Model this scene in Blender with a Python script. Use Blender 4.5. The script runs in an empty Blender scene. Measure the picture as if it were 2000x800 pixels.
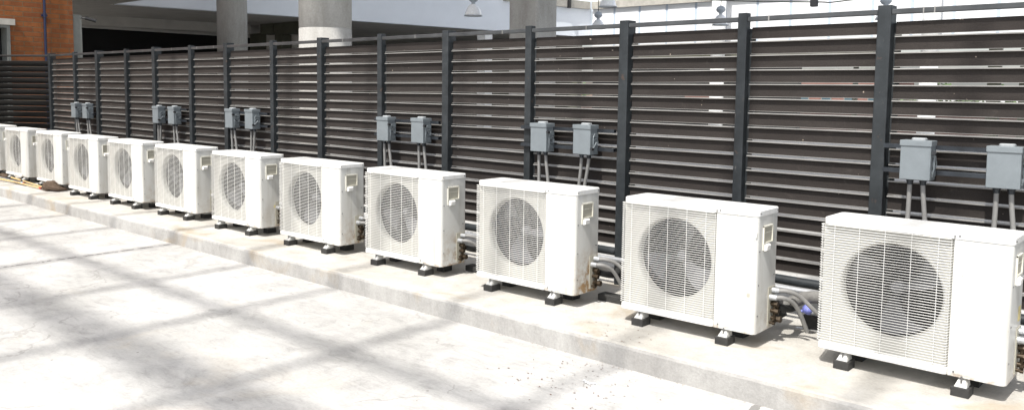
import bpy, math, random
from mathutils import Vector, Matrix
random.seed(7)
C = bpy.context.scene.collection
sc = bpy.context.scene
PI = math.pi

# ------------------------------------------------------------------ materials
def newmat(name):
    m = bpy.data.materials.new(name); m.use_nodes = True
    nt = m.node_tree; b = nt.nodes['Principled BSDF']
    return m, nt, b
def N(nt, t, **kw):
    n = nt.nodes.new(t)
    for k, v in kw.items(): setattr(n, k, v)
    return n
def ramp(nt, fac, stops):
    r = N(nt, 'ShaderNodeValToRGB'); e = r.color_ramp.elements
    while len(e) > 1: e.remove(e[-1])
    e[0].position = stops[0][0]; e[0].color = stops[0][1]
    for p, c in stops[1:]:
        x = e.new(p); x.color = c
    nt.links.new(fac, r.inputs[0]); return r
def g(v, a=1): return (v, v, v, a)
def noise(nt, vec, scale, detail=6, rough=.6, dist=0):
    n = N(nt, 'ShaderNodeTexNoise'); n.inputs['Scale'].default_value = scale
    n.inputs['Detail'].default_value = detail; n.inputs['Roughness'].default_value = rough
    n.inputs['Distortion'].default_value = dist
    nt.links.new(vec, n.inputs['Vector']); return n.outputs['Fac']
def mix(nt, fac, a, b, mode='MIX'):
    m = N(nt, 'ShaderNodeMix', data_type='RGBA', blend_type=mode)
    for s, v in ((m.inputs['Factor'], fac), (m.inputs['A'], a), (m.inputs['B'], b)):
        if hasattr(v, 'is_linked'): nt.links.new(v, s)
        else: s.default_value = v
    return m.outputs['Result']
def math_(nt, op, a, b=0.0, clamp=False):
    m = N(nt, 'ShaderNodeMath', operation=op, use_clamp=clamp)
    for s, v in zip(m.inputs, (a, b)):
        if hasattr(v, 'is_linked'): nt.links.new(v, s)
        else: s.default_value = v
    return m.outputs[0]
def coords(nt, world=False, rnd=False, scale=(1, 1, 1)):
    if world: out = N(nt, 'ShaderNodeNewGeometry').outputs['Position']
    else: out = N(nt, 'ShaderNodeTexCoord').outputs['Object']
    if rnd:
        oi = N(nt, 'ShaderNodeObjectInfo'); mu = N(nt, 'ShaderNodeVectorMath', operation='ADD')
        sc_ = math_(nt, 'MULTIPLY', oi.outputs['Random'], 40)
        cx = N(nt, 'ShaderNodeCombineXYZ')
        for i in range(3): nt.links.new(sc_, cx.inputs[i])
        nt.links.new(out, mu.inputs[0]); nt.links.new(cx.outputs[0], mu.inputs[1]); out = mu.outputs[0]
    if scale != (1, 1, 1):
        mp = N(nt, 'ShaderNodeVectorMath', operation='MULTIPLY'); nt.links.new(out, mp.inputs[0])
        mp.inputs[1].default_value = scale; out = mp.outputs[0]
    return out
def bump(nt, b, h, strength=.3, dist=.01):
    n = N(nt, 'ShaderNodeBump'); n.inputs['Strength'].default_value = strength; n.inputs['Distance'].default_value = dist
    nt.links.new(h, n.inputs['Height']); nt.links.new(n.outputs[0], b.inputs['Normal'])
def simple(name, col, rough=.5, metal=0, var=.12, nscale=8, world=False, bumpy=0, spec=.5, stretch=(1, 1, 1), fine=0):
    m, nt, b = newmat(name)
    v = coords(nt, world, True, stretch)
    n = noise(nt, v, nscale, 7, .65)
    lo = tuple(c * (1 - var) for c in col) + (1,); hi = tuple(min(1, c * (1 + var)) for c in col) + (1,)
    r = ramp(nt, n, [(.3, lo), (.7, hi)])
    nt.links.new(r.outputs[0], b.inputs['Base Color'])
    b.inputs['Roughness'].default_value = rough; b.inputs['Metallic'].default_value = metal
    b.inputs['Specular IOR Level'].default_value = spec
    if bumpy: bump(nt, b, noise(nt, v, nscale * 8 if not fine else fine, 5, .6), bumpy, .004)
    return m

M = {}
def mat_ground():
    m, nt, b = newmat('ground_concrete')
    p = coords(nt, True)
    big = noise(nt, p, .55, 8, .6, .6)
    mid = noise(nt, p, 2.6, 9, .68, 1.2)
    ps = coords(nt, True, scale=(1.0, 2.8, 1))
    streak = noise(nt, ps, 5, 8, .7, 1.5)
    fine = noise(nt, p, 60, 6, .7)
    c = ramp(nt, big, [(.32, (.37, .362, .342, 1)), (.5, (.45, .44, .42, 1)), (.68, (.52, .51, .488, 1))]).outputs[0]
    c2 = ramp(nt, mid, [(.30, g(.76)), (.43, g(.92)), (.52, g(1.0)), (.7, g(1.08))]).outputs[0]
    c = mix(nt, 1.0, c, c2, 'MULTIPLY')
    c3 = ramp(nt, streak, [(.34, g(.80)), (.47, g(.97)), (.7, g(1.06))]).outputs[0]
    c = mix(nt, .85, c, c3, 'MULTIPLY')
    # warm tan stains
    st = ramp(nt, noise(nt, p, 1.3, 6, .6, .5), [(.60, g(0)), (.72, g(1))]).outputs[0]
    c = mix(nt, math_(nt, 'MULTIPLY', st, .35), c, (.44, .385, .30, 1))
    c4 = ramp(nt, fine, [(.3, g(.90)), (.7, g(1.07))]).outputs[0]
    c = mix(nt, 1.0, c, c4, 'MULTIPLY')
    # hairline cracks that come and go
    vc = N(nt, 'ShaderNodeTexVoronoi'); vc.feature = 'DISTANCE_TO_EDGE'; vc.inputs['Scale'].default_value = .45
    wv = N(nt, 'ShaderNodeVectorMath', operation='ADD'); nt.links.new(p, wv.inputs[0])
    nn = N(nt, 'ShaderNodeTexNoise'); nn.inputs['Scale'].default_value = 2.2; nn.inputs['Detail'].default_value = 8; nt.links.new(p, nn.inputs['Vector'])
    ns = N(nt, 'ShaderNodeVectorMath', operation='SCALE'); ns.inputs['Scale'].default_value = .7; nt.links.new(nn.outputs['Color'], ns.inputs[0])
    nt.links.new(ns.outputs[0], wv.inputs[1]); nt.links.new(wv.outputs[0], vc.inputs['Vector'])
    cr = math_(nt, 'MULTIPLY', math_(nt, 'LESS_THAN', vc.outputs['Distance'], .0035), math_(nt, 'GREATER_THAN', noise(nt, p, .9, 3), .53))
    c = mix(nt, math_(nt, 'MULTIPLY', cr, .35), c, (.2, .19, .17, 1))
    # trowel drag marks
    dg = noise(nt, coords(nt, True, scale=(.5, 5, 1)), 3.2, 7, .7, 2.5)
    c = mix(nt, .35, c, ramp(nt, dg, [(.36, g(.84)), (.5, g(1)), (.75, g(1.05))]).outputs[0], 'MULTIPLY')
    # dark pinholes
    vo = N(nt, 'ShaderNodeTexVoronoi'); vo.inputs['Scale'].default_value = 6; nt.links.new(p, vo.inputs['Vector'])
    dots = math_(nt, 'LESS_THAN', vo.outputs['Distance'], .05)
    sel = math_(nt, 'GREATER_THAN', noise(nt, p, 1.7, 2), .56)
    c = mix(nt, math_(nt, 'MULTIPLY', math_(nt, 'MULTIPLY', dots, sel), .6), c, (.12, .11, .10, 1))
    # saw-cut joint across the yard at x=-6.13 and every 6 m, wobbling a little
    sx = N(nt, 'ShaderNodeSeparateXYZ'); nt.links.new(p, sx.inputs[0])
    wob = math_(nt, 'MULTIPLY', math_(nt, 'SUBTRACT', noise(nt, p, 9, 5), .5), .05)
    xx = math_(nt, 'ADD', math_(nt, 'ADD', sx.outputs[0], 6.13), wob)
    mod = math_(nt, 'PINGPONG', math_(nt, 'ADD', xx, 600), 3.0)
    near = math_(nt, 'LESS_THAN', mod, .020)
    crumb = math_(nt, 'GREATER_THAN', noise(nt, p, 14, 4), .46)
    c = mix(nt, math_(nt, 'MULTIPLY', math_(nt, 'MULTIPLY', near, crumb), .75), c, (.14, .135, .125, 1))
    nt.links.new(c, b.inputs['Base Color'])
    b.inputs['Roughness'].default_value = .85; b.inputs['Specular IOR Level'].default_value = .25
    bump(nt, b, math_(nt, 'ADD', math_(nt, 'MULTIPLY', fine, .5), mid), .35, .012)
    return m
def mat_plinth(face):
    m, nt, b = newmat('plinth_face' if face else 'plinth_top')
    p = coords(nt, True)
    n1 = noise(nt, p, 1.6, 8, .65, .8); n2 = noise(nt, p, 9, 8, .7); n3 = noise(nt, p, 70, 5, .7)
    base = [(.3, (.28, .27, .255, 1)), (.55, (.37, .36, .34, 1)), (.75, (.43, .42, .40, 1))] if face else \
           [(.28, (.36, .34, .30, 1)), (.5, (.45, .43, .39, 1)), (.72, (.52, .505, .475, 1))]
    c = ramp(nt, n1, base).outputs[0]
    c = mix(nt, 1.0, c, ramp(nt, n2, [(.3, g(.84)), (.5, g(1)), (.7, g(1.06))]).outputs[0], 'MULTIPLY')
    c = mix(nt, 1.0, c, ramp(nt, n3, [(.3, g(.88)), (.7, g(1.08))]).outputs[0], 'MULTIPLY')
    st = ramp(nt, noise(nt, p, 1.9, 5, .55, .7), [(.56, g(0)), (.70, g(1))]).outputs[0]
    c = mix(nt, math_(nt, 'MULTIPLY', st, .5), c, (.33, .25, .15, 1))
    if not face:
        sx = N(nt, 'ShaderNodeSeparateXYZ'); nt.links.new(p, sx.inputs[0])
        wob = math_(nt, 'MULTIPLY', math_(nt, 'SUBTRACT', noise(nt, p, 9, 5), .5), .03)
        mod = math_(nt, 'PINGPONG', math_(nt, 'ADD', math_(nt, 'ADD', sx.outputs[0], 366.13), wob), 9.0)
        c = mix(nt, math_(nt, 'MULTIPLY', math_(nt, 'LESS_THAN', mod, .008), .5), c, (.15, .14, .13, 1))
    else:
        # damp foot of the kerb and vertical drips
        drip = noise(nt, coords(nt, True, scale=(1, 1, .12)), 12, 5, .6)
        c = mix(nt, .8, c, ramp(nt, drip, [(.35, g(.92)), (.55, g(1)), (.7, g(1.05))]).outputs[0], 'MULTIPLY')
    nt.links.new(c, b.inputs['Base Color'])
    b.inputs['Roughness'].default_value = .9; b.inputs['Specular IOR Level'].default_value = .2
    bump(nt, b, math_(nt, 'ADD', n2, math_(nt, 'MULTIPLY', n3, .6)), .5, .008)
    return m
def mat_paint(name, col, rust=True):
    m, nt, b = newmat(name)
    o = coords(nt); p = coords(nt, rnd=True)
    ox = N(nt, 'ShaderNodeSeparateXYZ'); nt.links.new(o, ox.inputs[0])
    n1 = noise(nt, p, 3, 6, .6)
    c = ramp(nt, n1, [(.3, tuple(x * .95 for x in col) + (1,)), (.7, tuple(col) + (1,))]).outputs[0]
    # vertical grime streaks
    ps = N(nt, 'ShaderNodeVectorMath', operation='MULTIPLY'); nt.links.new(p, ps.inputs[0]); ps.inputs[1].default_value = (14, 14, 1.1)
    dr = noise(nt, ps.outputs[0], 1.6, 5, .6)
    c = mix(nt, .6, c, ramp(nt, dr, [(.3, (.72, .70, .65, 1)), (.46, (.95, .945, .93, 1)), (.56, g(1))]).outputs[0], 'MULTIPLY')
    # specks
    sp = noise(nt, p, 55, 3, .6)
    c = mix(nt, ramp(nt, sp, [(.70, g(0)), (.74, g(1))]).outputs[0], c, (.42, .38, .30, 1))
    if rust:
        # dirt and rust that gathers at the lower rear right corner
        low = math_(nt, 'SUBTRACT', 1.0, math_(nt, 'MULTIPLY', ox.outputs[2], 3.2), True)
        rear = math_(nt, 'MULTIPLY', math_(nt, 'SUBTRACT', ox.outputs[0], .70), 6.5, True)
        back = math_(nt, 'ADD', math_(nt, 'MULTIPLY', ox.outputs[1], 4.0), .15, True)
        w = math_(nt, 'MULTIPLY', math_(nt, 'MULTIPLY', low, rear), back)
        oi = N(nt, 'ShaderNodeObjectInfo')
        scx = N(nt, 'ShaderNodeSeparateColor'); nt.links.new(oi.outputs['Color'], scx.inputs[0]); w = math_(nt, 'MULTIPLY', w, scx.outputs[0])
        rn = noise(nt, p, 16, 7, .7)
        f = math_(nt, 'MULTIPLY', ramp(nt, rn, [(.42, g(0)), (.62, g(1))]).outputs[0], w, True)
        c = mix(nt, f, c, (.30, .19, .09, 1))
        rim = ramp(nt, ox.outputs[2], [(0, g(1)), (.012, g(.7)), (.02, g(0))]).outputs[0]
        rf = math_(nt, 'MULTIPLY', rim, ramp(nt, noise(nt, p, 22, 5), [(.5, g(0)), (.62, g(.7))]).outputs[0])
        c = mix(nt, rf, c, (.24, .15, .08, 1))
    nt.links.new(c, b.inputs['Base Color'])
    b.inputs['Roughness'].default_value = .42; b.inputs['Coat Weight'].default_value = .1
    bump(nt, b, noise(nt, p, 2.2, 3), .12, .02)
    return m
def mat_steel():   # charcoal painted posts with scuffs
    m, nt, b = newmat('charcoal_steel')
    p = coords(nt, True); n = noise(nt, p, 7, 8, .7); f = noise(nt, coords(nt, True, scale=(1, 1, .3)), 28, 6, .7)
    c = ramp(nt, n, [(.3, (.014, .0165, .018, 1)), (.55, (.026, .03, .0325, 1)), (.75, (.045, .049, .052, 1))]).outputs[0]
    c = mix(nt, ramp(nt, f, [(.66, g(0)), (.74, g(.7))]).outputs[0], c, (.16, .15, .14, 1))
    c = mix(nt, ramp(nt, noise(nt, p, 13, 4), [(.66, g(0)), (.72, g(.5))]).outputs[0], c, (.10, .06, .04, 1))
    nt.links.new(c, b.inputs['Base Color']); b.inputs['Roughness'].default_value = .5
    b.inputs['Specular IOR Level'].default_value = .35
    bump(nt, b, f, .2, .003); return m
def mat_slat():
    m, nt, b = newmat('brown_slat')
    p = coords(nt, True)
    n = noise(nt, coords(nt, True, scale=(.6, 1, 3)), 3, 6, .6)
    f = noise(nt, p, 150, 4, .7)
    c = ramp(nt, n, [(.3, (.024, .0200, .0178, 1)), (.7, (.038, .0322, .029, 1))]).outputs[0]
    c = mix(nt, 1.0, c, ramp(nt, f, [(.3, g(.8)), (.7, g(1.2))]).outputs[0], 'MULTIPLY')
    dust = noise(nt, p, 11, 7, .75, .5)
    c = mix(nt, ramp(nt, dust, [(.60, g(0)), (.72, g(.35))]).outputs[0], c, (.085, .072, .064, 1))
    sp = noise(nt, p, 33, 2, .5)
    c = mix(nt, ramp(nt, sp, [(.765, g(0)), (.78, g(1))]).outputs[0], c, (.30, .25, .2, 1))
    nt.links.new(c, b.inputs['Base Color']); b.inputs['Roughness'].default_value = .72; b.inputs['Specular IOR Level'].default_value = .18
    bump(nt, b, noise(nt, coords(nt, True, scale=(1, 1, 6)), 6, 3), .15, .01); return m
def mat_brick():
    m, nt, b = newmat('orange_brick')
    p = coords(nt, True)
    sx = N(nt, 'ShaderNodeSeparateXYZ'); nt.links.new(p, sx.inputs[0])
    cb = N(nt, 'ShaderNodeCombineXYZ'); nt.links.new(math_(nt, 'ADD', sx.outputs[1], sx.outputs[0]), cb.inputs[0]); nt.links.new(sx.outputs[2], cb.inputs[1])
    br = N(nt, 'ShaderNodeTexBrick'); nt.links.new(cb.outputs[0], br.inputs['Vector'])
    br.inputs['Scale'].default_value = 1; br.inputs['Brick Width'].default_value = .30; br.inputs['Row Height'].default_value = .086
    br.inputs['Mortar Size'].default_value = .007; br.inputs['Mortar Smooth'].default_value = .25; br.inputs['Bias'].default_value = -.1
    br.inputs['Color1'].default_value = (.26, .085, .022, 1); br.inputs['Color2'].default_value = (.18, .052, .015, 1)
    br.inputs['Mortar'].default_value = (.15, .10, .05, 1)
    n = noise(nt, p, 8, 8, .7)
    c = mix(nt, 1.0, br.outputs['Color'], ramp(nt, n, [(.3, g(.68)), (.5, g(.95)), (.72, g(1.15))]).outputs[0], 'MULTIPLY')
    nt.links.new(c, b.inputs['Base Color']); b.inputs['Roughness'].default_value = .9
    h = math_(nt, 'ADD', math_(nt, 'MULTIPLY', br.outputs['Fac'], -1.0), math_(nt, 'MULTIPLY', n, .4))
    bump(nt, b, h, .7, .01); return m
def mat_column():
    m, nt, b = newmat('column_concrete')
    p = coords(nt, True); n = noise(nt, coords(nt, True, scale=(1, 1, .25)), 3.5, 8, .65); f = noise(nt, p, 30, 6, .7)
    c = ramp(nt, n, [(.3, (.29, .28, .255, 1)), (.5, (.37, .36, .335, 1)), (.7, (.43, .42, .40, 1))]).outputs[0]
    c = mix(nt, 1.0, c, ramp(nt, f, [(.3, g(.86)), (.7, g(1.1))]).outputs[0], 'MULTIPLY')
    nt.links.new(c, b.inputs['Base Color']); b.inputs['Roughness'].default_value = .85
    bump(nt, b, f, .3, .006); return m

M['ground'] = mat_ground(); M['ptop'] = mat_plinth(False); M['pface'] = mat_plinth(True)
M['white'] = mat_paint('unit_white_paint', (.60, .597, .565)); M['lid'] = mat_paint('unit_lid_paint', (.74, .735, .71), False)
M['cream'] = simple('cream_shroud', (.36, .352, .32), .55, var=.08, nscale=5)
M['wire'] = simple('white_wire', (.78, .77, .73), .4, var=.06, nscale=9)
M['dark'] = simple('dark_interior', (.006, .006, .0065), .9, spec=.05)
M['coil'] = simple('coil_dark', (.012, .012, .013), .8, spec=.1)
M['fan'] = simple('grey_fan', (.095, .095, .10), .5, spec=.2)
M['cream2'] = simple('cream_plastic', (.66, .64, .55), .45, var=.05)
M['creamd'] = simple('cream_recess', (.40, .38, .31), .6, var=.05)
M['tab'] = simple('white_tab', (.82, .81, .77), .4, var=.03)
M['rubber'] = simple('black_rubber', (.028, .027, .025), .75, var=.3, nscale=20, bumpy=.6)
M['screw'] = simple('screw_metal', (.20, .20, .20), .4, .8)
M['steel'] = mat_steel(); M['slat'] = mat_slat(); M['rail'] = simple('rail_steel', (.065, .068, .07), .3, .3, var=.3, nscale=6, world=True)
M['lip'] = simple('pale_slat_lip', (.25, .24, .225), .5, var=.28, nscale=6, world=True, stretch=(.4, 1, 1))  # lips a paler grey than the slat faces
M['wing'] = simple('shaded_slat', (.010, .0095, .009), .55, var=.3, nscale=4)  # near-black puts the shade of the fence wing into its colour
M['box'] = simple('blue_grey_enamel', (.165, .186, .197), .45, var=.08, nscale=14, bumpy=.15)
M['boxl'] = simple('hub_grey', (.30, .315, .32), .45, var=.08)
M['knob'] = simple('black_knob', (.012, .012, .013), .4)
M['conduit'] = simple('grey_conduit', (.22, .215, .205), .6, var=.1, nscale=20, bumpy=.3, fine=260)
M['galv'] = simple('galvanised', (.45, .46, .47), .42, .55, var=.2, nscale=16)
M['brass'] = simple('tarnished_brass', (.06, .043, .027), .45, .6, var=.4, nscale=40)
M['strut'] = simple('black_strut', (.03, .035, .042), .35, .4, var=.4, nscale=10)
M['insul'] = simple('grey_insulation', (.17, .165, .155), .85, var=.25, nscale=25, bumpy=.8)
M['blackins'] = simple('black_insulation', (.018, .018, .017), .8, var=.3, nscale=20, bumpy=.8)
M['blue'] = simple('blue_plastic', (.17, .19, .50), .35, var=.4, nscale=30, bumpy=.8)
M['brick'] = mat_brick(); M['col'] = mat_column()
M['soffit'] = simple('soffit_concrete', (.44, .42, .385), .9, var=.12, nscale=2, world=True, bumpy=.2)
M['soffit2'] = simple('beam_concrete', (.5, .485, .45), .9, var=.1, nscale=2, world=True)
M['olive'] = simple('olive_wall', (.085, .085, .06), .9, var=.2, nscale=3, world=True)
M['void'] = simple('painted_shade', (.006, .006, .006), .9)  # near-black for sheets that stand in for deep shade
M['pale'] = simple('pale_blue_wall', (.82, .86, .91), .8, var=.03, nscale=1.5, world=True)
M['panel'] = simple('white_panel', (.80, .81, .82), .6, var=.03, nscale=1, world=True)
M['joint'] = simple('panel_joint', (.50, .57, .66), .6, var=.05)
M['band'] = simple('concrete_band', (.42, .40, .355), .9, var=.18, nscale=4, world=True)
M['trim'] = simple('pale_trim', (.17, .175, .16), .7, var=.12)
M['bluepipe'] = simple('blue_pipe', (.004, .010, .04), .4, var=.15)
M['black'] = simple('black_metal', (.012, .012, .013), .5)
M['cap'] = simple('lamp_grey', (.40, .44, .48), .45, var=.1)
M['bamboo'] = simple('bamboo', (.55, .40, .19), .5, var=.22, nscale=14, stretch=(1, 6, 6))
M['bristle'] = simple('brown_bristle', (.11, .075, .05), .95, var=.5, nscale=60, bumpy=1)
M['red'] = simple('red_tie', (.45, .06, .04), .6)
M['alu'] = simple('grey_pole', (.32, .33, .34), .4, .5)
M['leafd'] = simple('dry_leaf', (.13, .065, .04), .8, var=.5, nscale=3)
M['chip'] = simple('mortar_chip', (.34, .31, .27), .9, var=.3, nscale=3)
M['paper'] = simple('white_paper', (.8, .8, .8), .7)
M['lowbrick'] = simple('low_brick', (.06, .035, .03), .9, var=.3, nscale=3, world=True)
M['farbrick'] = simple('far_brick', (.19, .09, .07), .9, var=.2, nscale=3, world=True)
M['glass'] = simple('window_glass', (.06, .10, .12), .1)
M['roof'] = simple('roof_sheet', (.45, .45, .45), .6)
M['colw'] = simple('white_column', (.78, .78, .76), .7, var=.06)
M['bark'] = simple('bark', (.10, .08, .06), .9)
def mat_leaf():
    m, nt, b = newmat('hedge_leaf')
    n = noise(nt, coords(nt, True), 1.6, 5)
    c = ramp(nt, n, [(.3, (.035, .07, .02, 1)), (.6, (.08, .13, .035, 1)), (.8, (.13, .17, .05, 1))]).outputs[0]
    nt.links.new(c, b.inputs['Base Color']); b.inputs['Roughness'].default_value = .6; return m
M['leaf'] = mat_leaf(); M['bracket'] = simple('dusty_bracket', (.46, .455, .43), .5, var=.15, nscale=30); M['yellow'] = simple('faded_yellow_label', (.55, .47, .22), .6, var=.2, nscale=30); M['purple'] = simple('faded_purple_label', (.16, .15, .30), .6)
def mat_bell():
    m, nt, b = newmat('clear_bell')
    b.inputs['Base Color'].default_value = (.95, .96, .97, 1); b.inputs['Roughness'].default_value = .15
    b.inputs['Transmission Weight'].default_value = .2; b.inputs['IOR'].default_value = 1.3
    v = coords(nt); nt.links.new(ramp(nt, noise(nt, v, 30, 2), [(.3, g(.12)), (.7, g(.3))]).outputs[0], b.inputs['Roughness']); return m
M['bell'] = mat_bell()

# ------------------------------------------------------------------ mesh builder
class MB:
    def __init__(s): s.v = []; s.f = []; s.m = []; s.sm = []
    def add(s, vs, fs, mi=0, smooth=False):
        o = len(s.v); s.v += [tuple(v) for v in vs]
        for f in fs: s.f.append([i + o for i in f]); s.m.append(mi); s.sm.append(smooth)
    def box(s, a, b, mi=0, bev=0.0):
        x0, y0, z0 = a; x1, y1, z1 = b
        if bev <= 0:
            vs = [(x0,y0,z0),(x1,y0,z0),(x1,y1,z0),(x0,y1,z0),(x0,y0,z1),(x1,y0,z1),(x1,y1,z1),(x0,y1,z1)]
            s.add(vs, [(0,3,2,1),(4,5,6,7),(0,1,5,4),(1,2,6,5),(2,3,7,6),(3,0,4,7)], mi); return
        s.prism([(x0,y0),(x1,y0),(x1,y1),(x0,y1)], z0, z1, mi, bev, bev, bev)
    def prism(s, poly, z0, z1, mi=0, r=0.0, bt=0.0, bb=0.0, seg=4, smooth=False):
        """rounded-corner polygon (ccw) extruded, with top/bottom chamfer"""
        pts = roundpoly(poly, r, seg) if r else list(poly)
        n = len(pts); cx = sum(p[0] for p in pts) / n; cy = sum(p[1] for p in pts) / n
        def inset(d):
            if d == 0: return pts
            out = []
            for i in range(n):
                p0 = Vector(pts[i-1]); p1 = Vector(pts[i]); p2 = Vector(pts[(i+1) % n])
                e1 = (p1-p0); e2 = (p2-p1)
                n1 = Vector((-e1.y, e1.x)); n2 = Vector((-e2.y, e2.x))
                if n1.length: n1.normalize()
                if n2.length: n2.normalize()
                k = n1 + n2
                if k.length: k.normalize()
                out.append(tuple(p1 + k * d))
            return out
        rings = []
        if bb: rings += [(z0, inset(bb)), (z0 + bb, pts)]
        else: rings += [(z0, pts)]
        if bt: rings += [(z1 - bt, pts), (z1, inset(bt))]
        else: rings += [(z1, pts)]
        vs = [(p[0], p[1], z) for z, ps in rings for p in ps]
        fs = []
        for k in range(len(rings) - 1):
            for i in range(n):
                j = (i + 1) % n
                fs.append((k*n+i, k*n+j, (k+1)*n+j, (k+1)*n+i))
        s.add(vs, fs, mi, smooth)
        s.add([vs[i] for i in range(n)], [tuple(range(n))[::-1]], mi)
        s.add([vs[-n+i] for i in range(n)], [tuple(range(n))], mi)
    def tube(s, pts, r, mi=0, seg=8, caps=True, smooth=True):
        pts = [Vector(p) for p in pts]; rs = r if isinstance(r, (list, tuple)) else [r] * len(pts)
        n = len(pts); vs = []; prev = None
        for i, p in enumerate(pts):
            t = (pts[min(i+1, n-1)] - pts[max(i-1, 0)]).normalized()
            if prev is None:
                a = Vector((0,0,1)) if abs(t.z) < .9 else Vector((1,0,0))
                u = t.cross(a).normalized()
            else:
                u = (prev - t * prev.dot(t)).normalized()
            prev = u; w = t.cross(u)
            for k in range(seg):
                an = 2*PI*k/seg; vs.append(p + (u*math.cos(an) + w*math.sin(an)) * rs[i])
        fs = [(i*seg+k, i*seg+(k+1) % seg, (i+1)*seg+(k+1) % seg, (i+1)*seg+k) for i in range(n-1) for k in range(seg)]
        s.add(vs, fs, mi, smooth)
        if caps:
            s.add(vs[:seg], [tuple(range(seg))[::-1]], mi); s.add(vs[-seg:], [tuple(range(seg))], mi)
    def lathe(s, prof, c, mi=0, seg=24, axis='z', smooth=True):
        vs = []
        for r, h in prof:
            for k in range(seg):
                a = 2*PI*k/seg; x, y = r*math.cos(a), r*math.sin(a)
                if axis == 'z': vs.append((c[0]+x, c[1]+y, c[2]+h))
                elif axis == 'y': vs.append((c[0]+x, c[1]+h, c[2]-y))
                else: vs.append((c[0]+h, c[1]+x, c[2]+y))
        n = len(prof)
        fs = [(i*seg+k, i*seg+(k+1) % seg, (i+1)*seg+(k+1) % seg, (i+1)*seg+k) for i in range(n-1) for k in range(seg)]
        s.add(vs, fs, mi, smooth)
    def build(s, name, mats, parent=None, loc=None):
        me = bpy.data.meshes.new(name); me.from_pydata(s.v, [], s.f)
        for k in (mats if isinstance(mats, (list, tuple)) else [mats]): me.materials.append(M[k])
        for p, mi, sm in zip(me.polygons, s.m, s.sm): p.material_index = mi; p.use_smooth = sm
        me.validate(); me.update()
        o = bpy.data.objects.new(name, me); C.objects.link(o)
        if parent: o.parent = parent
        if loc: o.location = loc
        return o
def roundpoly(poly, r, seg=4):
    out = []; n = len(poly); rs = r if isinstance(r, (list, tuple)) else [r]*n
    for i in range(n):
        p0, p1, p2 = Vector(poly[i-1]), Vector(poly[i]), Vector(poly[(i+1) % n]); rr = rs[i]
        if rr <= 0: out.append(tuple(p1)); continue
        a = (p0-p1).normalized(); b = (p2-p1).normalized()
        A = p1 + a*rr; B = p1 + b*rr; Cc = p1 + a*rr + b*rr
        for k in range(seg+1):
            t = k/seg*PI/2
            out.append(tuple(Cc - b*rr*math.cos(t) - a*rr*math.sin(t)))
    return out
def curve(pts, n=6):
    P = [Vector(p) for p in pts]; P = [P[0]*2-P[1]] + P + [P[-1]*2-P[-2]]; out = []
    for i in range(1, len(P)-2):
        for k in range(n):
            t = k/n; a, b, c, d = P[i-1:i+3]
            out.append(.5*((2*b)+(c-a)*t+(2*a-5*b+4*c-d)*t*t+(3*b-a-3*c+d)*t**3))
    return out + [P[-2]]
def tag(o, label=None, cat=None, group=None, kind=None):
    if label: o['label'] = label
    if cat: o['category'] = cat
    if group: o['group'] = group
    if kind: o['kind'] = kind
    return o
def empty(name, loc=(0,0,0), rz=0):
    o = bpy.data.objects.new(name, None); C.objects.link(o); o.location = loc; o.rotation_euler = (0,0,rz)
    o.empty_display_size = .1; return o
def copy_tree(o, parent=None):
    c = o.copy(); C.objects.link(c); c.parent = parent
    for ch in list(o.children): copy_tree(ch, c)
    return c

# ------------------------------------------------------------------ setting: ground and plinth
gm = MB(); gm.add([(-450,-200,-.13),(300,-200,-.13),(300,500,-.13),(-450,500,-.13)], [(0,1,2,3)])
tag(gm.build('ground', 'ground'), 'pale sunlit concrete yard crossed by soft shadow bars', 'ground', kind='structure')
pm = MB(); xs = [-30 + .06*i for i in range(int(38/.06))]
rg = random.Random(3); row = []; chip = 0
for x in xs:
    yk = -.409 - .0043*(x+1.0)*(-1)*(-1) if False else -.409 + .0043*(-1-x)
    j = rg.uniform(-.0035, .0035) + .004*math.sin(x*1.7) ; j2 = rg.uniform(0, .006); chip = max(0, chip*.5 + (rg.uniform(.6, 2.2) if rg.random() < .05 else 0)); j2 += chip*.006
    row.append([(x, yk-.004+j*.5, -.2), (x, yk-.002+j*.6, -.118), (x, yk+j, -.02), (x, yk+.006+j+j2*.5, -.005-j2*.3), (x, yk+.020+j2*1.5, .0), (x, 1.25, 0), (x, 1.25, -.2)])
n = len(xs); vs = [v for r in row for v in r]
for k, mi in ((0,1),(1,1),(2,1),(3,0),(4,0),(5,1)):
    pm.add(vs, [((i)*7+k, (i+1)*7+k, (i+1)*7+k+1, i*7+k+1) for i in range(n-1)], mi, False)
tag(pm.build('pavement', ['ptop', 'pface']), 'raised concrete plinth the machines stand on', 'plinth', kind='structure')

# crumbs of mortar along the foot of the kerb, and dead leaves
cm = MB()
for i in range(900):
    x = -14 + 15.2*rg.random()**.8; yk = -.409 + .0043*(-1-x)
    y = yk - abs(rg.gauss(0, .012)) - .004; r = rg.uniform(.0015, .005)
    a = rg.random()*3
    cm.add([(x+r*math.cos(a+k*2.1), y+r*math.sin(a+k*2.1), -.13) for k in range(3)] + [(x, y, -.13+r*.8)], [(0,1,3),(1,2,3),(2,0,3)])
for i in range(70):
    x = rg.gauss(-1.0, .35); y = rg.gauss(-.72, .2); r = rg.uniform(.001, .004); a = rg.random()*3
    if y > -.42: continue
    cm.add([(x+r*math.cos(a+k*2.1), y+r*math.sin(a+k*2.1), -.13) for k in range(3)] + [(x, y, -.13+r*.8)], [(0,1,3),(1,2,3),(2,0,3)])
tag(cm.build('gravel', 'chip'), 'crumbs of mortar strewn along the foot of the kerb', 'gravel', kind='stuff')
lm = MB()
def leaf(x, y, z, r):
    a = rg.random()*6.28; c, s_ = math.cos(a), math.sin(a); h = r*rg.uniform(.15, .5)
    q = lambda u, v, w: (x+u*c-v*s_, y+u*s_+v*c, z+w)
    lm.add([q(-r,0,.001), q(0,-r*.45,h), q(r,0,.002), q(0,r*.45,h*.6)], [(0,1,2,3)])
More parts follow.
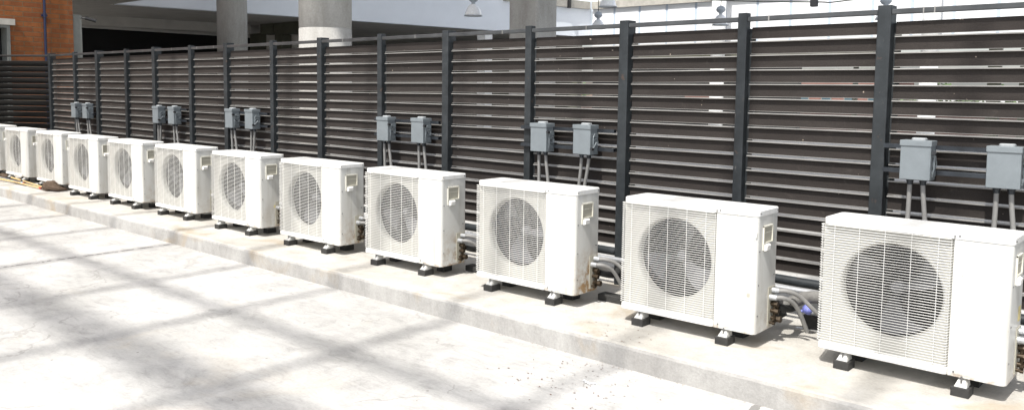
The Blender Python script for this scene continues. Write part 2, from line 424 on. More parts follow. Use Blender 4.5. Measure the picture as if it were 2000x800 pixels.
for i in range(110):
    x, y = rg.gauss(-1.02, .22), rg.gauss(-.75, .22)
    if y < -.43: leaf(x, y, -.128, rg.uniform(.003, .010))
for i in range(26): leaf(rg.gauss(-1.05, .16), rg.uniform(-.38, -.12), .002, rg.uniform(.003, .010))
for i in range(50): leaf(rg.uniform(-6, -.5), rg.uniform(-2.4, -.45), -.128, rg.uniform(.002, .006))
for i in range(60): leaf(-6.13 + rg.gauss(0, .05), rg.uniform(-2.6, -.42), -.128, rg.uniform(.002, .006))
tag(lm.build('leaf_litter', 'leafd'), 'small dead brown leaves scattered on the concrete', 'leaves', kind='stuff')
pp = MB()
for (dx, dy, r) in ((0,0,.022), (.03,.012,.016), (-.028,.01,.014)):
    k = 9; ring = [(dx+r*math.cos(6.283*i/k)*rg.uniform(.7,1.2), dy+.6*r*math.sin(6.283*i/k)*rg.uniform(.7,1.2), rg.uniform(.001,.008)) for i in range(k)]
    pp.add(ring + [(dx, dy, .012)], [(i, (i+1) % k, k) for i in range(k)])
tag(pp.build('paper_scrap', 'paper', loc=(-.925, -.746, -.13)), 'torn white paper scrap lying among dead leaves below the kerb', 'scrap')

# ------------------------------------------------------------------ condenser unit
W, D, H, ZB = .85, .268, .68, .085
SEAM = .611; HC = (.332, .345); HR = .236
def make_unit():
    root = empty('air_conditioner')
    # casing: wrapped sheet with rounded corners, open at the front left
    b = MB()
    outer = roundpoly([(SEAM, 0), (W, 0), (W, D), (0, D), (0, .024)], [0, .028, .014, .014, 0], 6)
    path = outer
    npt = len(path); z0, z1 = 0.0, .65
    def wall(path, z0, z1, flip=False):
        vs = [(x, y, z) for z in (z0, z1) for x, y in path]; k = len(path)
        b.add(vs, [(i, i+1, k+i+1, k+i) for i in range(k-1)], 0, True)
    wall(path, z0, z1)
    b.box((SEAM-.0005, .0008, 0), (SEAM+.003, .10, .65), 0)
    b.box((SEAM+.003, .006, .001), (W-.006, D-.006, .006), 0)
    b.box((SEAM+.008, -.0012, .012), (W-.035, .0005, .014), 0)
    b.build('casing', 'white', root)
    # lid
    l = MB()
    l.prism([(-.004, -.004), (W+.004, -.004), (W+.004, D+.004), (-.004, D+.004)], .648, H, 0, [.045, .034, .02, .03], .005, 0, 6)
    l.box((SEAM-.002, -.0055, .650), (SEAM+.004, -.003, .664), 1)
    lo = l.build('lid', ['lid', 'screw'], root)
    # shroud panel with bell-mouth hole
    s = MB(); K = 72; cx, cz = HC; y0 = .024
    def rectpt(a):
        c, q = math.cos(a), math.sin(a)
        hx = (SEAM - cx) if c > 0 else cx; hz = (.648 - cz) if q > 0 else cz - .03
        t = min(hx/abs(c) if abs(c) > 1e-6 else 9, hz/abs(q) if abs(q) > 1e-6 else 9)
        return (cx + c*t, y0, cz + q*t)
    angs = sorted(set([2*PI*i/K for i in range(K)] + [math.atan2(zz-cz, xx-cx) % (2*PI) for xx in (0, SEAM) for zz in (.03, .648)]))
    K = len(angs); rings = [[rectpt(a) for a in angs]]
    for rr, yy in ((HR+.012, y0), (HR+.004, y0+.003), (HR, y0+.010), (HR-.004, y0+.022), (HR-.005, y0+.05)):
        rings.append([(cx+rr*math.cos(a), yy, cz+rr*math.sin(a)) for a in angs])
    vs = [v for r in rings for v in r]
    for k in range(len(rings)-1):
        s.add(vs, [(k*K+i, k*K+(i+1) % K, (k+1)*K+(i+1) % K, (k+1)*K+i) for i in range(K)], 0, k > 0)
    s.build('front_panel', 'cream', root)
    # dark inside: duct and coil
    d = MB(); d.lathe([(HR-.006, y0+.05), (HR-.006, .19)], (cx, 0, cz), 0, 40, 'y'); d.box((.01, .19, .03), (SEAM-.01, .20, .64), 1)
    for i in range(24): d.box((.05+.024*i, .182, .04), (.052+.024*i, .19, .63), 1)
    d.build('coil', ['dark', 'coil'], root)
    # fan
    f = MB(); f.lathe([(0.0, .0), (.022, .002), (.032, .012), (.036, .05)], (0, 0, 0), 0, 24, 'y')
    for q in range(3):
        a0 = q*2*PI/3; rows = []
        for i in range(9):
            t = i/8; r = .04 + t*(HR-.028); span = .42 + .42*t
            rows.append([(r*math.cos(a0 + sweep), .020 + .095*(u-.5)*(.7 + .2*t), r*math.sin(a0 + sweep)) for u in [k/6 for k in range(7)] for sweep in [(u-.5)*span + .45*t*t]])
        vs = [p for r in rows for p in r]
        f.add(vs, [(i*7+k, i*7+k+1, (i+1)*7+k+1, (i+1)*7+k) for i in range(8) for k in range(6)], 0, True)
    fo = f.build('fan', 'fan', root); fo.location = (cx, .115, cz)
    # grille
    w = MB(); nz = 47; r = .00152
    for i in range(nz):
        z = .042 + i*(.602/(nz-1))
        pts = [(.012, .040, z), (-.004, .034, z), (-.011, .024, z), (-.011, .008, z), (-.004, -.002, z), (.012, -.006, z), (.30, -.0065, z), (.578, -.006, z), (.594, -.003, z), (.602, .006, z), (.603, .024, z)]
        w.tube(pts, r, 0, 5, False)
    for x in (.060, .182, .304, .426, .545):
        w.tube([(x, -.0015, .04), (x, -.0015, .648)], r*1.05, 0, 5, False)
    for x, y in ((.597, .0085), (-.0075, .016)):
        w.tube([(x, y, .04), (x, y, .648)], r, 0, 5, False)
    w.build('grille', 'wire', root)
    # base pan
    p = MB(); p.prism([(-.006, -.010), (SEAM-.002, -.010), (SEAM-.002, D-.002), (-.006, D-.002)], 0, .032, 0, [.028, .018, 0, .01], .003, .003, 5)
    p.build('base_pan', 'lid', root)
    # side handle
    h = MB(); y0_, y1_, za, zb_ = .068, .190, .492, .590; t = .007
    X = W
    h.box((X+.0005, y0_+t, za+t), (X+.0015, y1_-t, zb_-t), 1)
    h.box((X+.0005, y0_+t, zb_-.040), (X+.004, y1_-t, zb_-.037), 0)
    for a, c in (((X, y0_, za), (X+.007, y0_+t, zb_)), ((X, y1_-t, za), (X+.007, y1_, zb_)), ((X, y0_, zb_-t), (X+.0068, y1_, zb_)), ((X, y0_+t, za), (X+.0068, y1_-t, za+t))):
        h.box(a, c, 0)
    h.box((X, y0_, za-.035), (X+.005, y0_+.06, za), 0)
    zt = za - .002
    h.add([(X+.004, y0_+.012, zt), (X+.004, y0_+.075, zt), (X+.02, y0_+.066, zt-.008), (X+.02, y0_+.02, zt-.008), (X+.004, y0_+.012, zt-.038), (X+.004, y0_+.075, zt-.038), (X+.018, y0_+.066, zt-.034), (X+.018, y0_+.02, zt-.034)],
          [(0,3,2,1),(4,5,6,7),(0,4,7,3),(1,2,6,5),(3,7,6,2)], 2)
    h.build('handle', ['cream2', 'creamd', 'tab'], root)
    # screws
    for (y, z) in ((.022, .663), (.245, .663), (.030, .455), (.030, .27), (.03, .10), (.235, .30), (.24, .03)):
        q = MB(); q.lathe([(.0042, 0), (.0042, .003), (.0, .0042)], (W+(.0045 if z > .65 else .0005), y, z), 0, 8, 'x', False); q.build('screw', 'screw', root)
    for (x, z) in ((SEAM+.022, .663), (SEAM+.025, .022)):
        q = MB(); q.lathe([(.0042, 0), (.0042, -.003), (.0, -.0042)], (x, -.0045 if z > .5 else -.0005, z), 0, 8, 'y', False); q.build('screw', 'screw', root)
    # service valves at the rear lower right
    v = MB(); v.box((W+.0005, .165, .018), (W+.004, .255, .235), 1)
    for (y, z, L, rr) in ((.205, .140, .045, .013), (.200, .100, .050, .011), (.215, .055, .060, .014), (.19, .035, .035, .009), (.235, .12, .04, .01)):
        v.tube([(W, y, z), (W+L*.6, y, z)], rr, 0, 8); v.tube([(W+L*.6, y, z), (W+L, y, z)], rr*1.35, 0, 6, True, False)
    v.tube([(W+.022, .215, .03), (W+.022, .205, .155)], .009, 0, 8)
    v.tube([(W+.03, .17, .06), (W+.03, .245, .06)], .008, 0, 8)
    v.tube([(W+.028, .20, .095), (W+.028, .235, .125)], .007, 0, 8)
    v.build('valve', ['brass', 'creamd'], root)
    # two flexible conduits
    for pth, y, z in (([(W+.035, .225, .212), (W+.08, .245, .212), (W+.13, .30, .18), (W+.20, .35, .10), (W+.26, .42, .03), (W+.30, .47, -.03)], .225, .212),
                      ([(W+.030, .192, .178), (W+.07, .215, .178), (W+.105, .27, .145), (W+.13, .32, .07), (W+.15, .37, -.03)], .192, .178)):
        c = MB(); c.tube(curve(pth, 6), .0125, 0, 10)
        co = c.build('conduit', 'conduit', root)
        k = MB(); k.tube([(W+.002, y-.004, z), (W+.016, y-.002, z)], .018, 0, 8); k.tube([(W+.016, y-.002, z), (W+.040, y+.002, z)], .0165, 0, 10)
        k.build('connector', 'galv', co)
    # pipes of black insulation leaving the valves
    ip = MB(); ip.tube(curve([(W+.03, .24, .12), (W+.06, .30, .10), (W+.06, .40, .09), (W+.02, .48, .10)], 5), .021, 0, 10)
    ip.build('refrigerant_pipe', 'blackins', root)
    # feet: bracket, bolt, rubber block
    for fx, fy in ((.128, .0), (.672, .0), (.128, .20), (.672, .20)):
        k = MB(); bz = -ZB
        k.prism([(fx-.039, fy-.027), (fx+.039, fy-.027), (fx+.039, fy+.068), (fx-.039, fy+.068)], bz, bz+.043, 0, .003, .002, 0, 2)
        fo_ = k.build('rubber_foot', 'rubber', root)
        k = MB(); y0f, y1f = fy-.016, fy+.055
        k.add([(fx-.027, y0f, bz+.0432), (fx+.027, y0f, bz+.0432), (fx+.027, y1f, bz+.0432), (fx-.027, y1f, bz+.0432),
               (fx-.024, y0f+.002, bz+.048), (fx+.024, y0f+.002, bz+.048), (fx+.011, y0f+.034, bz+.085), (fx-.011, y0f+.034, bz+.085),
               (fx+.020, y1f, bz+.085), (fx-.020, y1f, bz+.085)],
              [(0,1,5,4), (4,5,6,7), (7,6,8,9), (1,2,8,6), (1,6,5), (0,4,7), (3,0,7,9), (2,3,9,8)], 0)
        k.tube([(fx, y0f+.014, bz+.046), (fx, y0f+.014, bz+.092)], .0042, 1, 8)
        k.tube([(fx, y0f+.014, bz+.046), (fx, y0f+.014, bz+.055)], .0085, 1, 6, True, False)
        k.build('foot_bracket', ['bracket', 'screw'], root)
    return root
UX = [-.02, -1.202, -2.423, -3.649, -4.846, -6.063, -7.305, -8.467, -9.619, -10.864, -12.063, -13.42]
UY = [.033, -.019, -.013, -.018, -.025, -.012, .008, -.005, -.017, .038, .029, .085]
UA = [-.010, .010, .012, .018, .011, .012, .018, .012, .014, .006, .012, .01]
UL = ['nearest and largest white air conditioner, its right side cut off by the photo edge',
      'second nearest white air conditioner, with crumpled blue plastic wrap beside its right side',
      'third nearest white air conditioner, rusty at the lower right corner beside its valves',
      'fourth nearest white air conditioner, left of the one with the rusty corner',
      'fifth nearest white air conditioner, in front of the pair of boxes left of mid fence',
      'sixth nearest white air conditioner counted from the right edge of the photo',
      'seventh nearest white air conditioner counted from the right edge of the photo',
      'fourth white air conditioner to the right of the dark mop at the left edge',
      'white air conditioner just right of the brown broom bristles, standing clear of them',
      'white air conditioner directly behind the brown broom bristles',
      'white air conditioner directly behind the bamboo broom handles, its whole grille in view',
      'farthest white air conditioner, cut off by the left edge of the photo']
proto = make_unit()
for i in range(12):
    o = proto if i == 0 else copy_tree(proto)
    o.location = (UX[i], UY[i], ZB); o.rotation_euler = (0, 0, UA[i])
    tag(o, UL[i], 'air conditioner', 'row of outdoor air conditioners on the plinth')
    for ch in o.children:
        if ch.name.startswith('casing'): ch.color = ((.7, .7, 3.0, 1.8, 1.4, .6, .5, .9, .4, .5, .5, .5)[i], 1, 1, 1)
        if ch.name.startswith('fan'): ch.rotation_euler = (0, random.uniform(0, 6.28) if i > 1 else (1.75, .9)[i], 0)

units = [o for o in C.objects if o.get('category') == 'air conditioner']
units.sort(key=lambda o: -o.location.x)
def patch(u, name, a, b_, mat):
    m = MB(); m.box(a, b_); m.build(name, mat, u)
patch(units[1], 'sticker', (.800, -.0016, .205), (.818, -.0004, .225), 'creamd')
patch(units[1], 'sticker', (W-.012, -.0030, .535), (W-.004, .0035, .560), 'cream2')
patch(units[0], 'sticker', (W+.0004, .185, .265), (W+.0014, .235, .335), 'yellow')
patch(units[11], 'sticker', (W+.0004, .20, .36), (W+.0014, .245, .44), 'purple')
patch(units[5], 'sticker', (W+.0004, .15, .18), (W+.0014, .20, .205), 'yellow')
# ------------------------------------------------------------------ fence
SL = -.011
def yf(x): return .733 + SL*x
PX = [(1.76, 1), (.875, 0), (-.024, 1), (-.874, 0), (-1.776, 1), (-2.656, 0), (-3.595, 1), (-4.466, 0), (-5.415, 1), (-6.275, 0), (-7.244, 1), (-8.076, 0),
      (-9.054, 1), (-9.882, 0), (-10.855, 1), (-11.667, 0), (-12.674, 1)]
fence = empty('louvred_fence', (-6, yf(-6), 0))
tag(fence, 'long brown louvred metal fence with charcoal posts behind the machines', 'fence')
def fbuild(mb, name, mats):
    mb.v = [(x+6, y-yf(-6), z) for x, y, z in mb.v]
    return mb.build(name, mats, fence)
def post(x, wide):
    b = MB(); y = yf(x); w, d = (.075, .10) if wide else (.062, .055)
    b.prism([(x, y), (x+w, y+SL*w), (x+w, y+d), (x, y+d)], -.001, 1.896 + random.uniform(-.003, .003), 0, .005, .002, 0, 3)
    b.box((x-.02, y+.052, .2), (x+w+.04, y+.0545, 1.80)) if not wide else b.box((x-.02, y+.070, .2), (x+w+.04, y+.0725, 1.80))  # backing strip added for the dark shadow gap beside the post
    fbuild(b, 'post', 'steel')
for x, wd in PX: post(x, wd)
LZ = [1.732 - .0905*k for k in range(17)]
def louvres(b, x0, y0, x1, y1, seed):
    r = random.Random(seed)
    dx, dy = x1-x0, y1-y0; L = math.hypot(dx, dy); ux, uy = dx/L, dy/L; nx, ny = -uy, ux   # n points back
    def bx(s0, s1, d0, d1, z0, z1, z0b, z1b, mi):
        P = lambda s, d, z: (x0+ux*s+nx*d, y0+uy*s+ny*d, z)
        vs = [P(s0,d0,z0), P(s1,d0,z0b), P(s1,d1,z0b), P(s0,d1,z0), P(s0,d0,z1), P(s1,d0,z1b), P(s1,d1,z1b), P(s0,d1,z1)]
        b.add(vs, [(0,3,2,1),(4,5,6,7),(0,1,5,4),(1,2,6,5),(2,3,7,6),(3,0,4,7)], mi)
    tops = [1.808] + [z - .009 for z in LZ[:-1]]
    for k in range(17):
        a, c = r.uniform(-.0025, .0025), r.uniform(-.0025, .0025)
        zt, zb_ = tops[k], LZ[k]
        if k: bx(0, L, 0, .034, zt-.002+a, zt+a, zt-.002+c, zt+c, 1)           # top flange, in the paler lip colour
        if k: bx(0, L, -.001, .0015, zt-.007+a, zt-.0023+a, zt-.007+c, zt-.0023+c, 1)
        bx(0, L, .019, .021, zb_+a, zt-.0025+a, zb_+c, zt-.0025+c, 0)           # face
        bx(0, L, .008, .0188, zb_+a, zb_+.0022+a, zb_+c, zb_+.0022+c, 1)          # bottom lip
for i in range(len(PX)-1):
    xr, xl = PX[i][0], PX[i+1][0]; wl = .075 if PX[i+1][1] else .062
    b = MB(); e = .002
    xa, xb = xl+wl+.016, xr-.004; off = .028
    louvres(b, xa, yf(xa)+off, xb, yf(xb)+off, i)
    b.v = [v for v in b.v]
    fbuild(b, 'louvre_panel', ['slat', 'lip'])
    xa = xl+wl+e; xb = xr-e
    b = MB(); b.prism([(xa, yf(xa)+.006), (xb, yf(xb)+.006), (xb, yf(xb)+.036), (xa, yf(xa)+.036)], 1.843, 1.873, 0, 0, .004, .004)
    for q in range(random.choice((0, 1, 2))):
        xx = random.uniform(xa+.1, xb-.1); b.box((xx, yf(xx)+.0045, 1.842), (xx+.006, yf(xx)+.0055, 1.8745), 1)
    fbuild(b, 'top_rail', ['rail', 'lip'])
    b = MB(); b.tube([(xa, yf(xa)+.03, .235), (xb, yf(xb)+.03, .235)], .030, 0, 14)
    fbuild(b, 'bottom_rail', 'steel')
# wing leaving the corner post, its shade put into a near-black colour
wing = empty('slatted_fence', (-12.68, yf(-12.68)+.03, 0)); tag(wing, 'slatted fence wing, shade painted near black, far left in front of the brick wall', 'fence')
dirw = Vector((-1, -.52, 0)).normalized(); Lw = 3.6; nb = Vector((-dirw.y, dirw.x, 0)) * -1   # back side normal
if nb.y < 0: nb = -nb
def wp(s, d, z): q = dirw*s + nb*d; return (q.x, q.y, z)
b = MB()
for z in [1.73 - .0905*k for k in range(17)]:
    a0, a1 = (.0, z+.006), (.052, z-.052)
    # board leaning so that its face looks down and outward, to stay unlit
    vs = [wp(.01, -.010, z+.042), wp(Lw, -.010, z+.042), wp(Lw, .050, z-.040), wp(.01, .050, z-.040),
          wp(.01, -.007, z+.045), wp(Lw, -.007, z+.045), wp(Lw, .053, z-.037), wp(.01, .053, z-.037)]
    b.add(vs, [(0,1,2,3),(7,6,5,4),(0,4,5,1),(3,2,6,7),(0,3,7,4),(1,5,6,2)])
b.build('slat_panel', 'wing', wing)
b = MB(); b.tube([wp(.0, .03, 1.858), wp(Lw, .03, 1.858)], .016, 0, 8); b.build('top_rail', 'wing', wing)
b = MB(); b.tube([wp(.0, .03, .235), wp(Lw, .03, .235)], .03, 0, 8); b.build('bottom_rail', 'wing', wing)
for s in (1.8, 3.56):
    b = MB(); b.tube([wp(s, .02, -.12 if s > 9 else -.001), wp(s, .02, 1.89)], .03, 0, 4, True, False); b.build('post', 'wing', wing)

# ------------------------------------------------------------------ disconnect boxes, struts
def make_box(lever_up):
    root = empty('switch_box'); b = MB(); w, d, h = .155, .10, .185
    b.prism([(0, 0), (w, 0), (w, d), (0, d)], 0, h, 0, .004, 0, .002, 2)
    b.box((-.002, .02, .055), (.0, .03, .09), 0)
    b.box((w*.35, d, .02), (w*.65, d+.012, h-.02), 0)
    b.build('body', 'box', root)
    b = MB(); b.prism([(-.004, -.006), (w+.003, -.006), (w+.003, d), (-.004, d)], h+.0005, h+.029, 0, .004, .002, 0, 2)
    co = b.build('cover', 'box', root)
    b = MB(); b.prism([(w*.28, .025), (w*.76, .025), (w*.76, .080), (w*.28, .080)], h+.029, h+.042, 0, .018, .005, 0, 5)
    b.build('hub', 'boxl', co)
    k = MB(); X = w+.0005
    k.lathe([(.030, 0), (.030, .008), (.024, .011), (.022, .006), (0, .006)], (X, .060, .088), 0, 20, 'x')
    k.box((X, .030, .020), (X+.006, .085, .052), 0); k.box((X, .035, .125), (X+.005, .09, .13), 0)
    k.tube(curve([(X+.004, .03, .03), (X+.012, .022, .06), (X+.012, .02, .11), (X+.01, .028, .135), (X+.005, .05, .15)], 4), .004, 0, 6)
    lever_z = .148 if lever_up else .042
    k.tube([(X+.012, .06, .088), (X+.014, .012, lever_z)], .006, 0, 6)
    k.build('switch_gear', 'box', root)
    k = MB(); k.tube([(X+.014, .018, lever_z), (X+.016, -.008, lever_z+.004)], .0105, 0, 10)
    k.build('lever_knob', 'knob', root)
    for s_, x in ((0, .042), (1, .108)):
        k = MB(); sway = (-.004, .012)[s_] if lever_up else (-.018, -.028)[s_]
        if s_ == 0: sway2 = sway - .002
        sway = random.uniform(-.02, .035) if False else sway
        pts = [(x, .055, -.012), (x+sway*.3, .058, -.08), (x+sway*1.2, .065, -.20), (x+sway*3.0, .072, -.42), (x+sway*4.2, .08, -.70)]
        k.tube(curve(pts, 5), .0125, 0, 10); ko = k.build('conduit', 'conduit', root)
        k = MB(); k.tube([(x, .054, 0), (x, .055, -.012)], .020, 0, 8); k.tube([(x, .055, -.012), (x, .056, -.030)], .016, 0, 10); k.build('connector', 'strut', ko)
    return root
b_up = make_box(True); b_dn = make_box(False)
BX = [(.168, 1.149, 1, 'large grey switch box beside the nearest charcoal post'), (.588, 1.138, 1, 'grey switch box cut by the right edge of the photo'),
      (-2.49, 1.149, 1, 'grey switch box with raised lever, left of the pair above the third air conditioner'), (-2.083, 1.152, 0, 'grey switch box with lowered lever, right of the pair above the third air conditioner'),
      (-4.33, 1.14, 1, 'grey switch box on the narrow post, left of the pair above the fifth air conditioner'), (-3.86, 1.145, 1, 'grey switch box right of the pair above the fifth air conditioner'),
      (-7.016, 1.152, 1, 'grey switch box with raised knob, left of the pair between the round columns'), (-6.597, 1.156, 0, 'grey switch box with lowered knob, right of the pair between the round columns'),
      (-8.812, 1.143, 0, 'grey switch box left of the second pair from the left'), (-8.395, 1.145, 1, 'grey switch box right of the second pair from the left'),
      (-11.464, 1.132, 1, 'farthest grey switch box, leftmost on the whole fence'), (-11.055, 1.132, 1, 'small grey switch box right of the farthest one near the corner')]
used = set()
for x, zt, up, lab in BX:
    p_ = b_up if up else b_dn
    o = p_ if id(p_) not in used else copy_tree(p_); used.add(id(p_))
    o.location = (x, yf(x) - .117, zt - .214); o.rotation_euler = (0, random.uniform(-.008, .008), SL)
    tag(o, lab, 'switch box', 'switch boxes in pairs on the fence')
def strut(x0, x1, z, lab, loc='upper'):
    b = MB(); L = x1-x0; b.box((0, 0, 0), (L, .030, .003)); b.box((0, 0, .003), (L, .003, .024), 0); b.box((0, .003, .021), (L, .030, .024), 0)
    b.box((0,.027,.003),(L,.03,.021),0)
    o = b.build('strut_channel', 'strut', loc=(x0, yf(x0)-.033, z)); o.rotation_euler = (0, 0, SL)
    tag(o, lab, 'bracket rail', 'metal rails carrying the switch boxes')
SB = [(.053, .875, 'nearest'), (-2.66, -1.78, 'second nearest'), (-4.47, -3.60, 'third nearest'), (-7.166, -6.277, 'fourth nearest'), (-8.976, -8.078, 'second farthest'), (-11.667, -10.858, 'farthest')]
for a, c, nm in SB:
    strut(a, c, 1.098, 'upper black rail behind the %s pair of switch boxes' % nm); strut(a, c, .962, 'lower black rail behind the %s pair of switch boxes' % nm)

# ------------------------------------------------------------------ pipes on the plinth
b = MB(); b.tube([(-5.2, .69, .192), (3, .69, .205)], .021, 0, 12)
for x in (-3.2, -1.6, -.02, 1.4): b.tube([(x, .69, .197), (x+.05, .69, .197)], .025, 0, 12)
o = b.build('steel_pipe', 'galv'); tag(o, 'bright galvanised pipe running low along the foot of the fence', 'pipe')
for x in (-4.6, -3.3, -2.1, -.7, .9, 2.2):
    b = MB(); b.box((x, .66, 0), (x+.04, .72, .17), 0); b.build('support', 'rubber', o)
r_ = empty('insulated_pipe', (-.42, .47, 0)); tag(r_, 'thick grey insulated pipe with round black end behind the two nearest units', 'pipe')
b = MB(); b.tube(curve([(0, 0, .125), (.07, .02, .175), (.15, .03, .215), (.25, .04, .225), (.5, .05, .22), (.9, .05, .21)], 6), .036, 0, 14); b.build('sleeve', 'insul', r_)
b = MB(); b.tube([(-.03, -.015, .105), (-.005, -.002, .118), (.02, .008, .135)], [.048, .052, .050], 0, 16); b.build('end_cap', 'blackins', r_)
r_ = empty('insulated_pipe', (-1.56, .42, 0)); tag(r_, 'dark lagged pipe slanting between the second and third nearest units', 'pipe')
b = MB(); b.tube(curve([(0, .06, .17), (.08, .05, .14), (.17, .04, .09), (.30, .03, .05), (.5, .03, .04)], 5), .034, 0, 12); b.build('sleeve', 'blackins', r_)
b = MB(); b.tube(curve([(.02, .1, .2), (.1, .1, .17), (.2, .1, .12), (.34, .1, .10)], 5), .028, 0, 12); b.build('sleeve', 'insul', r_)
b = MB(); b.box((0, 0, 0), (.13, .10, .085), 0, .004); b.box((-.03, -.03, 0), (.17, -.004, .006), 1); b.box((.02, .02, .085), (.11, .08, .10), 1)
tag(b.build('support_block', ['rubber', 'galv'], loc=(-.325, .60, 0)), 'black rubber support block with galvanised strap under the blue wrap', 'block')
b = MB(); b.lathe([(0, .03), (.016, .027), (.027, .013), (.031, 0), (.026, -.014), (.014, -.026), (0, -.029)], (0,0,0), 0, 14)
b.v = [(x*(1+.12*math.sin(9*z*30+x*80)), y*(1+.1*math.sin(x*90)), z*(1+.12*math.sin(y*110))) for x, y, z in b.v]
b.tube(curve([(-.02, 0, -.01), (-.05, -.01, -.02), (-.035, -.01, -.045)], 4), .009, 0, 8)
tag(b.build('blue_wrap', 'blue', loc=(-.245, .46, .155)), 'crumpled blue plastic wrap on the pipes between the two nearest units', 'plastic wrap')
for (x, y, L, lab) in ((-1.60, .30, .52, 'long black sleeper on the plinth between second and third units'), (-2.86, .32, .50, 'long black sleeper on the plinth between third and fourth units')):
    b = MB(); b.box((0, 0, 0), (L, .085, .045), 0, .004)
    tag(b.build('rubber_sleeper', 'rubber', loc=(x, y, 0)), lab, 'sleeper')
b = MB(); b.tube(curve([(0, 0, .02), (.1, .02, .03), (.2, -.02, .05), (.24, .05, .1), (.2, .1, .14)], 5), .005, 0, 6)
tag(b.build('loose_wire', 'conduit', loc=(-.33, .40, .02)), 'thin loose grey wire curled beside the blue wrap', 'wire')

# ------------------------------------------------------------------ brooms
def stick(pts, r0, r1, mi, name, mats, parent):
    b = MB(); P = curve(pts, 8); n = len(P); b.tube(P, [r0+(r1-r0)*i/(n-1) + (.0014 if i % 5 == 0 and mi == 0 else 0) for i in range(n)], 0, 9); return b.build(name, mats, parent)
def head(parent, L, w, h, seed):
    r = random.Random(seed); b = MB()
    for i in range(650):
        a = r.uniform(-1, 1); c = r.uniform(0, 1)
        l = L*r.uniform(.65, 1.05)
        y1 = a*w*.5*r.uniform(.75, 1.15); z1 = max(.003, .004 + h*c*.35); zc = .01 + h*(.15+.9*c)*r.uniform(.7, 1)
        pts = [(0, a*.012, .015+c*.012), (l*.35, y1*.6, zc), (l*.7, y1*.95+r.uniform(-.006,.006), zc*.85), (l, y1*1.1+r.uniform(-.012,.012), z1)]
        b.tube(pts, [.004, .0065, .0055, .002], 0, 3, False)
    return b.build('bristles', 'bristle', parent)
BR = [((-12.75, .07), (-10.36, -.035), .27, .20, .11, 11, 'bamboo broom lying behind, its handle the upper one under the far units', .13),
      ((-12.3, -.16), (-10.36, -.09), .40, .14, .065, 23, 'bamboo broom lying in front, its handle the lower one nearest the kerb', .33)]
for (x0, y0), (x1, y1), L, w, h, sd, lab, ang in BR:
    rt = empty('broom', (x1, y1, 0), ang); tag(rt, lab, 'broom')
    c, s_ = math.cos(-ang), math.sin(-ang)
    def loc(x, y, z): dx, dy = x-x1, y-y1; return (dx*c-dy*s_, dx*s_+dy*c, z)
    stick([loc(x0, y0, .035), loc((x0+x1)/2, (y0+y1)/2+.015, .03), loc(x1, y1, .02)], .0145, .009, 0, 'handle', 'bamboo', rt)
    head(rt, L, w, h, sd)
    b = MB(); b.tube([(-.03, 0, .02), (.035, 0, .026)], [.013, .021], 0, 12); b.build('binding', 'red', rt)
rt = empty('pole', (-11.0, -.09, .03)); tag(rt, 'grey metal pole with blue grip and red tip between the bamboo handles', 'pole')
b = MB(); b.tube([(-1.5, .05, .0), (-.08, .0, .0)], .012, 0, 10); b.build('shaft', 'alu', rt)
b = MB(); b.tube([(-.09, .0, .0), (.0, -.004, .0)], .017, 0, 10); b.build('grip', 'cap', rt)
b = MB(); b.tube([(.0, -.004, .0), (.03, -.006, .0)], .014, 0, 10); b.build('tip', 'red', rt)
rt = empty('mop', (-12.02, .0, 0)); tag(rt, 'dark mop head on the plinth at the left edge under the farthest unit', 'mop')
o = head(rt, .2, .16, .07, 5); o.rotation_euler = (0, 0, PI*.95); o.name = 'mop_strands'
b = MB(); b.tube([(.0, 0, .03), (.10, .02, .03)], .012, 0, 8); b.build('socket', 'black', rt)

# ------------------------------------------------------------------ buildings behind
XB = -14.5; YE = 1.98
bb = empty('brick_building', (XB, YE, -.13)); tag(bb, 'orange brick building with small dark doorway behind the fence at left', 'building')
def bpart(parent, mb, name, mats):
    L = parent.location; mb.v = [(x-L.x, y-L.y, z-L.z) for x, y, z in mb.v]; return mb.build(name, mats, parent)
b = MB(); yd0, yd1, zd = -.6, .93, 2.42
b.box((XB-.35, yd1, -.13), (XB, YE, 9.0)); b.box((XB-.35, -9, -.13), (XB, yd0, 9.0)); b.box((XB-.35, yd0, zd), (XB, yd1, 9.0))
b.box((XB-9, YE-.35, -.13), (XB-.35, YE, 9.0))
bpart(bb, b, 'wall', 'brick')
b = MB(); b.box((XB-.5, yd0-.05, zd), (XB+.05, yd1+.075, zd+.105)); bpart(bb, b, 'lintel', 'band')
b = MB(); b.box((XB-.3, yd1-.05, -.13), (XB+.02, yd1, zd-.001)); b.box((XB-.3, yd0, -.13), (XB+.02, yd0+.05, zd-.001)); b.box((XB-.3, yd0+.05, zd-.05), (XB+.02, yd1-.05, zd-.001)); bpart(bb, b, 'door_frame', 'trim')
b = MB(); b.box((XB-.32, yd0+.05, -.13), (XB-.27, yd1-.05, zd-.001)); bpart(bb, b, 'doorway_shade', 'void')  # black sheet painting the shade inside the doorway
b = MB(); b.box((XB-.45, YE+.001, -.13), (XB-.02, YE+.16, 2.68)); bpart(bb, b, 'pilaster', 'trim')
b = MB(); b.tube([(XB+.035, 1.49, -.13), (XB+.035, 1.49, 8)], .022, 0, 12)
b.tube([(XB+.035, 1.49, 2.60), (XB+.035, 1.49, 2.66)], .034, 0, 12); b.box((XB, 1.44, 2.61), (XB+.03, 1.54, 2.64)); bpart(bb, b, 'downpipe', 'bluepipe')
rt = empty('security_camera', (XB+.02, YE+.14, 2.63)); tag(rt, 'small black security camera on the pilaster right of the brick wall', 'camera')
b = MB(); b.tube([(0, 0, 0), (.05, .05, -.01)], .012, 0, 8); b.lathe([(.028, 0), (.028, .015)], (.0, 0, 0), 0, 12, 'x'); b.build('bracket', 'black', rt)
b = MB(); b.tube([(.05, .05, -.005), (.13, .21, -.055)], .030, 0, 12); b.build('body', 'black', rt)

